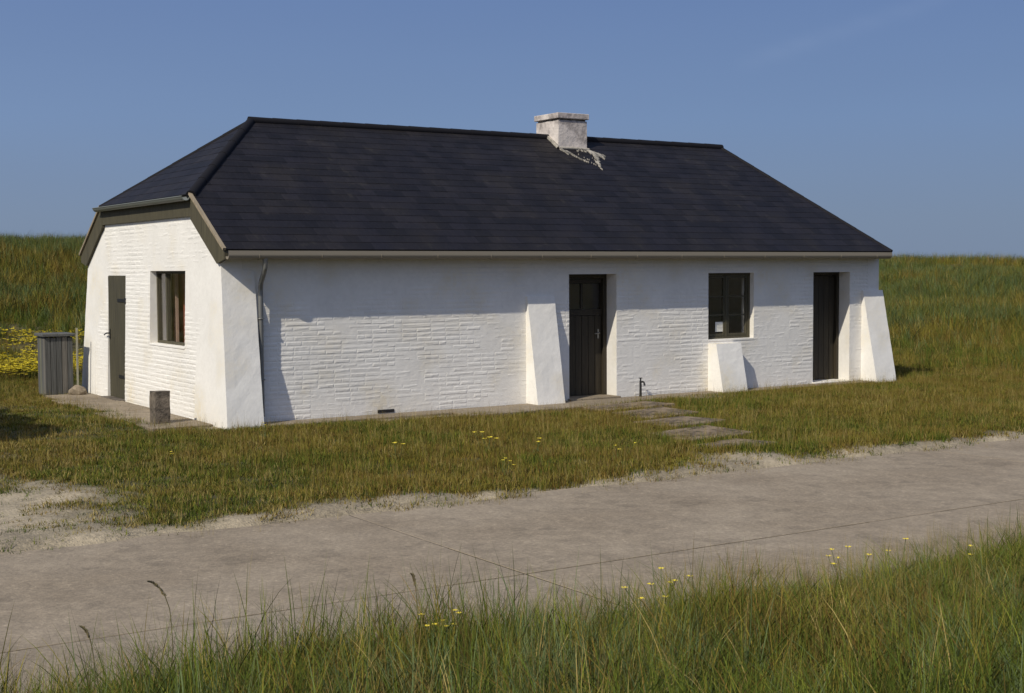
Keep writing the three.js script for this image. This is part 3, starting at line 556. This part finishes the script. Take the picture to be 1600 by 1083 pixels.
// ------------------------------------------------------------------ grass and flowers
function blade(P, R, x, z, h, w, lean, az, seg = 3) {
  const dx = Math.cos(az), dz = Math.sin(az), fx = -Math.sin(az + R() * .8), fz = Math.cos(az + R() * .8), at = (t) => { const b = lean * t * t; return [x + dx * b * h, h * t * (1 - .28 * lean * t), z + dz * b * h]; };
  let a = at(0), wa = w;
  for (let s = 1; s <= seg; s++) {
    const t = s / seg, b = at(t), wb = s === seg ? 0 : w * (1 - t * .75);
    P.push(a[0] - fx * wa, a[1], a[2] - fz * wa, a[0] + fx * wa, a[1], a[2] + fz * wa, b[0] + fx * wb, b[1], b[2] + fz * wb);
    if (wb) P.push(a[0] - fx * wa, a[1], a[2] - fz * wa, b[0] + fx * wb, b[1], b[2] + fz * wb, b[0] - fx * wb, b[1], b[2] - fz * wb);
    a = b; wa = wb;
  }
}
function tuft(seed, n, h0, h1, rad, w, lean, seg = 3) {
  const R = rng(seed), P = [];
  for (let i = 0; i < n; i++) { const r = rad * Math.sqrt(R()), q = R() * 6.283; blade(P, R, r * Math.cos(q), r * Math.sin(q), mix(h0, h1, Math.pow(R(), 1.3)), w * (.6 + .8 * R()), lean * (.25 + R()), R() * 6.283, seg); }
  const g = new THREE.BufferGeometry(); g.setAttribute('position', new THREE.Float32BufferAttribute(P, 3)); g.computeVertexNormals(); return g;
}
const leaf = () => new THREE.MeshPhysicalMaterial({ color: 0xffffff, roughness: 1, specularIntensity: .25, side: THREE.DoubleSide });
function field(name, label, category, geo, spots, material = leaf()) {
  const m = new THREE.InstancedMesh(geo, material, spots.length), M4 = new THREE.Matrix4(), q = new THREE.Quaternion(), E = new THREE.Euler(), c = new THREE.Color();
  spots.forEach(([x, y, z, s, sy, turn, col], i) => { E.set((hash(i, 3) - .5) * .25, turn, (hash(i, 5) - .5) * .25); q.setFromEuler(E); M4.compose(new THREE.Vector3(x, y, z), q, new THREE.Vector3(s, sy, s)); m.setMatrixAt(i, M4); m.setColorAt(i, c.setRGB(...col)); });
  m.name = numbered(name); m.castShadow = m.receiveShadow = true; m.userData = { kind: 'stuff', label, category }; scene.add(m); return m;
}
const OLIVE = [.178, .15, .027], GREEN = [.078, .104, .016], STRAW = [.30, .235, .085], BLUE = [.11, .145, .06], RUST = [.175, .115, .03], LIME = [.16, .18, .025];
function tint(R, list) { let s = 0; const tot = list.reduce((a, [, w]) => a + w, 0), r = R() * tot; for (const [c, w] of list) { s += w; if (r <= s) { const k = .6 + .65 * R(); return c.map((v) => v * k); } } return list[0][0]; }
const inHouse = (x, z) => x > -.02 && x < L + .05 && z > -WD - .3 && z < .04;
const apron = (x, z) => z < apronEdge(x) && z > -.3 && x > .45 && x < 12.6;
{ // short turf between house and road, and beside the house
  const R = rng(1001), spots = [[], [], []], stalks = [];
  const put = (x, z, dens, k) => {
    if (inHouse(x, z) || apron(x, z) || (z > 6.95 && z < 11)) return;
    const s = Math.max(sandMask(x, z) * .93, slabMask(x, z)), n = fbm(x * .7, z * .7, 3, 171), n2 = fbm(x * 2.3, z * 2.3, 3, 175);
    if (R() < s * .97 || R() > dens * (.55 + .9 * n2)) return;
    if (x > -.75 && x < 0 && z < -.5 && z > -6 && R() < .75) return;
    const g = step(.46, .62, n), low = step(-.5, -2.2, x) * .5 + s * .5, hgt = (.55 + .9 * n2) * (1 - .55 * low) * k;
    const edge = step(.9, .2, z) * (z > 0 ? 1 : 0);
    const col = tint(R, [[OLIVE, 1.1], [GREEN, .3 + 1.8 * g], [STRAW, .16 + .9 * low], [RUST, .55 * (1 - g)], [LIME, .3 * g]]);
    spots[Math.floor(R() * 3)].push([x, height(x, z) - .012, z, .8 + .5 * R(), hgt * (1 - .3 * edge), R() * 6.28, col]);
    if (R() < .2 * (1 - low)) stalks.push([x, height(x, z) - .012, z, .8, .7 + .7 * R(), R() * 6.28, tint(R, [[STRAW, 1], [RUST, 1], [OLIVE, .6]])]);
  };
  for (let i = 0; i < 62000; i++) put(-6 + 30 * R(), .05 + 6.9 * R(), 1, 1);
  for (let i = 0; i < 15000; i++) put(-7 + 7 * R(), -10 + 10 * R(), .9, .8);
  for (let i = 0; i < 16000; i++) put(12.6 + 14 * R(), -9 + 9 * R(), .9, 1.1);
  spots.forEach((s, i) => field('short_grass', ['short olive turf between the cottage and the road, fine tufts', 'short mixed turf between the cottage and the road, dense tufts', 'short leaning turf between the cottage and the road, sparse tufts'][i], 'grass', tuft(11 + i, [26, 20, 16][i], .03, [.1, .12, .15][i], .1, .0036, .6), s));
  const sg = (() => { const Q = rng(61), P = []; for (let i = 0; i < 5; i++) { const x = (Q() - .5) * .12, z = (Q() - .5) * .12, h = .12 + .12 * Q(); blade(P, Q, x, z, h, .0012, .3 * Q(), Q() * 6.28, 3); blade(P, Q, x, z + .001, h * 1.02, .0012, .3 * Q(), Q() * 6.28, 2); } const g = new THREE.BufferGeometry(); g.setAttribute('position', new THREE.Float32BufferAttribute(P, 3)); g.computeVertexNormals(); return g; })();
  field('dry_grass_stalks', 'thin dry seed stalks standing in the turf before the cottage', 'grass', sg, stalks);
}
{ // tall verge grass in the foreground
  const R = rng(2002), spots = [[], [], [], []], under = [];
  for (let i = 0; i < 30000; i++) {
    const x = -9.5 + 15 * R(), z = 10.5 + 4.6 * R(), n = fbm(x * .8, z * .8, 3, 181), n2 = fbm(x * 2.1 + 5, z * 2.1, 3, 185), y = height(x, z) - .02;
    const e = step(10.5, 11.5, z + .5 * (n - .5));
    if (R() > (.15 + e * .9) * (.25 + 1.5 * n2)) continue;
    const g = step(.42, .58, n), bl = step(.5, .62, fbm(x * 1.1 + 20, z * 1.1, 3, 187)), ru = step(.52, .64, fbm(x * .9 + 40, z * .9, 3, 189)), col = tint(R, [[OLIVE, .7], [GREEN, 1.1 + 2.2 * g], [STRAW, .2 + .2 * ru], [BLUE, .2 + 1.8 * bl], [RUST, .1 + .8 * ru], [LIME, .3 + .3 * g]]);
    const k = mix(.5, 1, e) * (.45 + 1.0 * n2);
    if (R() < .62) under.push([x, y, z, 1, k * (.8 + .4 * R()), R() * 6.28, col]); else spots[Math.floor(R() * 4)].push([x, y, z, .9 + .3 * R(), k * (x < -1.5 ? 1.15 : .85) * (.75 + .5 * R()), R() * 6.28, col]);
  }
  spots.forEach((s, i) => field('tall_grass', ['long upright green verge grass along the near side of the road', 'long bending verge grass along the near side of the road', 'fine wispy verge grass along the near side of the road', 'broad bladed marram along the near side of the road'][i], 'grass', tuft(31 + i, [12, 11, 18, 7][i], .14, [.40, .36, .46, .44][i], .07, [.0026, .003, .0014, .0042][i], [.55, 1.0, .7, .6][i], 5), s));
  const tips = []; for (let i = 0; i < 5200; i++) { const x = -9 + 14 * R(), z = 10.3 + 2.6 * Math.pow(R(), 1.5); tips.push([x, height(x, z) - .02, z, .8, .8 + .7 * R(), R() * 6.28, tint(R, [[STRAW, 1.2], [RUST, .5], [OLIVE, .8]])]); }
  field('seed_stalks', 'fine pale seed stalks along the edge of the foreground verge', 'grass', (() => { const Q = rng(66), P = []; for (let i = 0; i < 6; i++) { const x = (Q() - .5) * .2, z = (Q() - .5) * .2, h = .16 + .14 * Q(), a = Q() * 6.28, l = .35 * Q(); blade(P, Q, x, z, h, .0008, l, a, 4); const b = l * h; for (let k = 0; k < 5; k++) blade(P, Q, x + Math.cos(a) * b * (.7 + .06 * k), z + Math.sin(a) * b * (.7 + .06 * k), .001, .0012, 0, 0, 1); } const g = new THREE.BufferGeometry(); g.setAttribute('position', new THREE.Float32BufferAttribute(P, 3)); g.computeVertexNormals(); return g; })(), tips);
  field('verge_turf', 'dense low grass filling the foreground verge', 'grass', tuft(41, 26, .05, .2, .12, .0026, 1.0, 4), under);
}
{ // dune grass behind and beside the cottage
  const R = rng(3003), spots = [[], []], shorts = [];
  const put = (x, z, dist) => {
    if (inHouse(x, z) || (z > 6.3 && z < 11.3)) return;
    const n = fbm(x * .16 + 3, z * .16, 4, 191), n2 = fbm(x * .5, z * .5, 3, 195), y = height(x, z) - .04, away = Math.hypot(x - 4, z);
    const wild = step(11, 30, away + 14 * (n2 - .5)), g = step(.44, .58, n);
    const col = tint(R, [[OLIVE, .9 + .6 * (1 - g)], [GREEN, .5 + .9 * g], [BLUE, (.35 + 1.9 * g) * wild], [STRAW, .12], [RUST, .5 * (1 - g)]]);
    const s = (.55 + .6 * n2) * mix(.6, 1.15, wild);
    if (R() < wild * (.4 + g * .6)) spots[Math.floor(R() * 2)].push([x, y, z, s * 1.1, s * (.8 + .5 * R()), R() * 6.28, col]); else shorts.push([x, y, z, s * 1.3, s * (.6 + .5 * R()), R() * 6.28, col]);
  };
  const wedge = (a0, a1, r0, r1, n, pw) => { for (let i = 0; i < n; i++) { const a = mix(a0, a1, R()), r = r0 * Math.pow(r1 / r0, Math.pow(R(), pw)); put(-6.64 + Math.sin(a) * r, 17.33 - Math.cos(a) * r); } };
  wedge(.10, .40, 24, 92, 42000, 1); wedge(.76, 1.06, 18.5, 112, 60000, .95); wedge(-.1, .1, 26, 90, 5000, 1); wedge(.40, .76, 36, 95, 12000, 1);
  spots.forEach((s, i) => field('marram_grass', ['upright blue green marram covering the dunes behind the cottage', 'arching olive marram covering the dunes behind the cottage'][i], 'grass', tuft(51 + i, [22, 18][i], .3, [.85, .75][i], .2, .0075, [.45, .8][i], 3), s));
  field('meadow_grass', 'low rough meadow grass around and behind the cottage', 'grass', tuft(55, 24, .1, .3, .22, .006, .7, 3), shorts);
}
// flowers: five yellow petals and a stem, a handful to a plant
function flowerPlant(seed, n, spread, h, size) {
  const R = rng(seed), stems = [], heads = [], leaves = [];
  for (let i = 0; i < n; i++) {
    const x = (R() - .5) * spread, z = (R() - .5) * spread, y = h * (.75 + .45 * R());
    stems.push(tube([[x * .3, -.03, z * .3], [x * .7, y * .6, z * .7], [x, y, z]], .0025, 5, 4));
    const P = []; for (let k = 0; k < 6; k++) { const a = k * 1.047 + R(), b = a + .5, r = size * (.8 + .4 * R()), up = size * .35; P.push(x, y, z, x + Math.cos(a) * r, y + up, z + Math.sin(a) * r, x + Math.cos(b + .35) * r, y + up, z + Math.sin(b + .35) * r); }
    const g = new THREE.BufferGeometry(); g.setAttribute('position', new THREE.Float32BufferAttribute(P, 3)); g.computeVertexNormals(); heads.push(g);
  }
  const P = []; for (let i = 0; i < 14; i++) blade(P, R, (R() - .5) * spread * .5, (R() - .5) * spread * .5, h * (.4 + .4 * R()), .005, .9, R() * 6.28, 3);
  const g = new THREE.BufferGeometry(); g.setAttribute('position', new THREE.Float32BufferAttribute(P, 3)); g.computeVertexNormals();
  return { stems, heads, leaves: g };
}
const petal = new THREE.MeshStandardMaterial({ color: new THREE.Color().setRGB(.78, .62, .05), roughness: .7, side: THREE.DoubleSide }), stalk = mat(.09, .11, .03);
[[1.42, 4.35, 6, .34, .2, .028, 'largest cluster of bright yellow flowers in the turf before the cottage'], [.72, 5.75, 4, .3, .15, .022, 'few yellow flowers in turf at the road edge below the largest cluster'], [1.75, 4.85, 3, .2, .17, .026, 'three yellow flowers just right of the largest cluster on the bank'],
  [.36, 4.2, 3, .2, .2, .026, 'small yellow flower plant in the middle of the bank below the blank wall'], [2.4, 5.5, 3, .3, .16, .022, 'yellow flowers in the bank nearest to the stepping slabs'], [-1.7, 3.0, 2, .15, .13, .02, 'two small yellow flowers on the bare bank left of the corner buttress'],
  [-.05, 1.55, 2, .12, .2, .02, 'tiny yellow flower plant in front of the corner buttress'],
  [-1.75, 11.35, 8, .5, .26, .02, 'yellow flowering plant in the foreground verge below the road joint'], [-.22, 11.3, 6, .34, .27, .02, 'pale yellow flowers at the edge of the foreground verge, middle right'], [.12, 11.38, 2, .2, .3, .019, 'single tall yellow flower in the foreground verge at right'], [.5, 11.75, 2, .16, .26, .018, 'small yellow flowers deep in the right foreground verge'],
  [-3.5, 11.75, 8, .3, .24, .015, 'low yellow flowering plant half hidden in the centre foreground grass'],
].forEach(([x, z, n, sp, h, size, label], i) => {
  const f = flowerPlant(500 + i, n, sp, h, size), o = thing('yellow_wildflower', label, 'flower', 'yellow wildflowers in the grass'); o.position.set(x, height(x, z), z);
  part('stem', f.stems, stalk, o, false); part('leaves', [f.leaves], stalk, o, false); f.heads.forEach((g) => part('flower_head', g, petal, o, false));
});
{ // masses of yellow flowers on the slope to the left
  const R = rng(4004), spots = [], f = flowerPlant(600, 6, .35, .3, .035), g = mergeGeometries(f.heads);
  for (let i = 0; i < 1700; i++) { const a = .19 + .13 * R(), r = 25.5 + 10 * Math.pow(R(), 1.8), x = -6.64 + Math.sin(a) * r, z = 17.33 - Math.cos(a) * r; if (fbm(x * .5, z * .5, 3, 201) < .47 + .15 * R() || inHouse(x, z)) continue; const k = .6 + .5 * R(); spots.push([x, height(x, z) - .03, z, 1, .7 + .6 * R(), R() * 6.28, [.62 * k, .5 * k, .035]]); }
  field('yellow_flowers', 'drifts of yellow flowers on the slope left of the gable', 'flowers', g, spots);
}
{ // a drooping grass ear and two tall bare stalks rising above the foreground grass
  const ear = (x, z, h, bend, label, i) => {
    const y = height(x, z), o = thing('grass_ear', label, 'grass', 'tall grass ears in the foreground'); o.position.set(x, y, z);
    part('stem', tube([[0, -.03, 0], [.01, h * .5, 0], [.0, h * .8, 0], [-bend * .25, h * .95, 0]], .0022, 14, 5), mat(.16, .14, .06), o);
    const s = []; const R = rng(700 + i); for (let k = 0; k < 26; k++) { const t = k / 26, px = -bend * (.25 + .75 * t), py = h * (.95 + .13 * Math.sin(t * 1.6)) , a = R() * 6.28; s.push(new THREE.ConeGeometry(.0045, .022, 5).rotateZ(.9 * t + .3).rotateY(a * .2).translate(px + Math.cos(a) * .004, py + .0, Math.sin(a) * .004)); }
    part('seed_head', s, mat(.2, .16, .08), o);
  };
  ear(-4.62, 11.35, .52, .10, 'drooping seed ear rising alone above the left foreground grass', 0);
  ear(-5.0, 11.45, .36, .05, 'slanting short seed ear at the far left of the foreground grass', 1);
  ear(-3.35, 11.35, .42, .03, 'upright slender seed ear in the centre foreground grass', 2);
}
{ // unseen bush, added outside the view to cast the shade at the left edge
  const o = thing('added_shrub', 'dense dark green bush added out of view at the left to cast shade on the sand', 'added_shrub'); o.position.set(-3.72, height(-3.72, -1.2) - .02, -1.2);
  const R = rng(808), P = [], trunks = [];
  for (const [dx, dz, rx, ry, rz] of [[.1, .55, .75, .62, .85], [0, -.8, .85, .72, 1.0], [.1, -2.3, .75, .62, 1.05], [-.1, -3.5, .7, .55, .8]]) {
    for (let i = 0; i < 2600; i++) { const u = R() * 2 - 1, a = R() * 6.283, k = Math.cbrt(.25 + .75 * R()), s = Math.sqrt(1 - u * u), x = dx + rx * k * s * Math.cos(a), y = .78 + ry * k * u, z = dz + rz * k * s * Math.sin(a); if (y < .05) continue; const q = R() * 6.28, l = .05 + .04 * R(), ux = Math.cos(q) * l, uz = Math.sin(q) * l, uy = (R() - .5) * l; const vx = -Math.sin(q) * l * .5, vz = Math.cos(q) * l * .5, vy = (R() - .5) * l; P.push(x - ux, y - uy, z - uz, x + vx, y + vy, z + vz, x + ux, y + uy, z + uz, x - ux, y - uy, z - uz, x + ux, y + uy, z + uz, x - vx, y - vy, z - vz); }
    for (let k = 0; k < 3; k++) trunks.push(tube([[dx + (R() - .5) * .2, -.1, dz + (R() - .5) * .2], [dx + (R() - .5) * .4, .4, dz + (R() - .5) * .5], [dx + (R() - .5) * .9, 1, dz + (R() - .5) * 1]], .02, 8, 6));
  }
  part('trunk', trunks, mat(.09, .07, .05), o);
  const g = new THREE.BufferGeometry(); g.setAttribute('position', new THREE.Float32BufferAttribute(P, 3)); g.computeVertexNormals(); part('crown', g, new THREE.MeshStandardMaterial({ color: new THREE.Color().setRGB(.06, .085, .03), roughness: .7, side: THREE.DoubleSide }), o);
}
renderer.render(scene, camera);
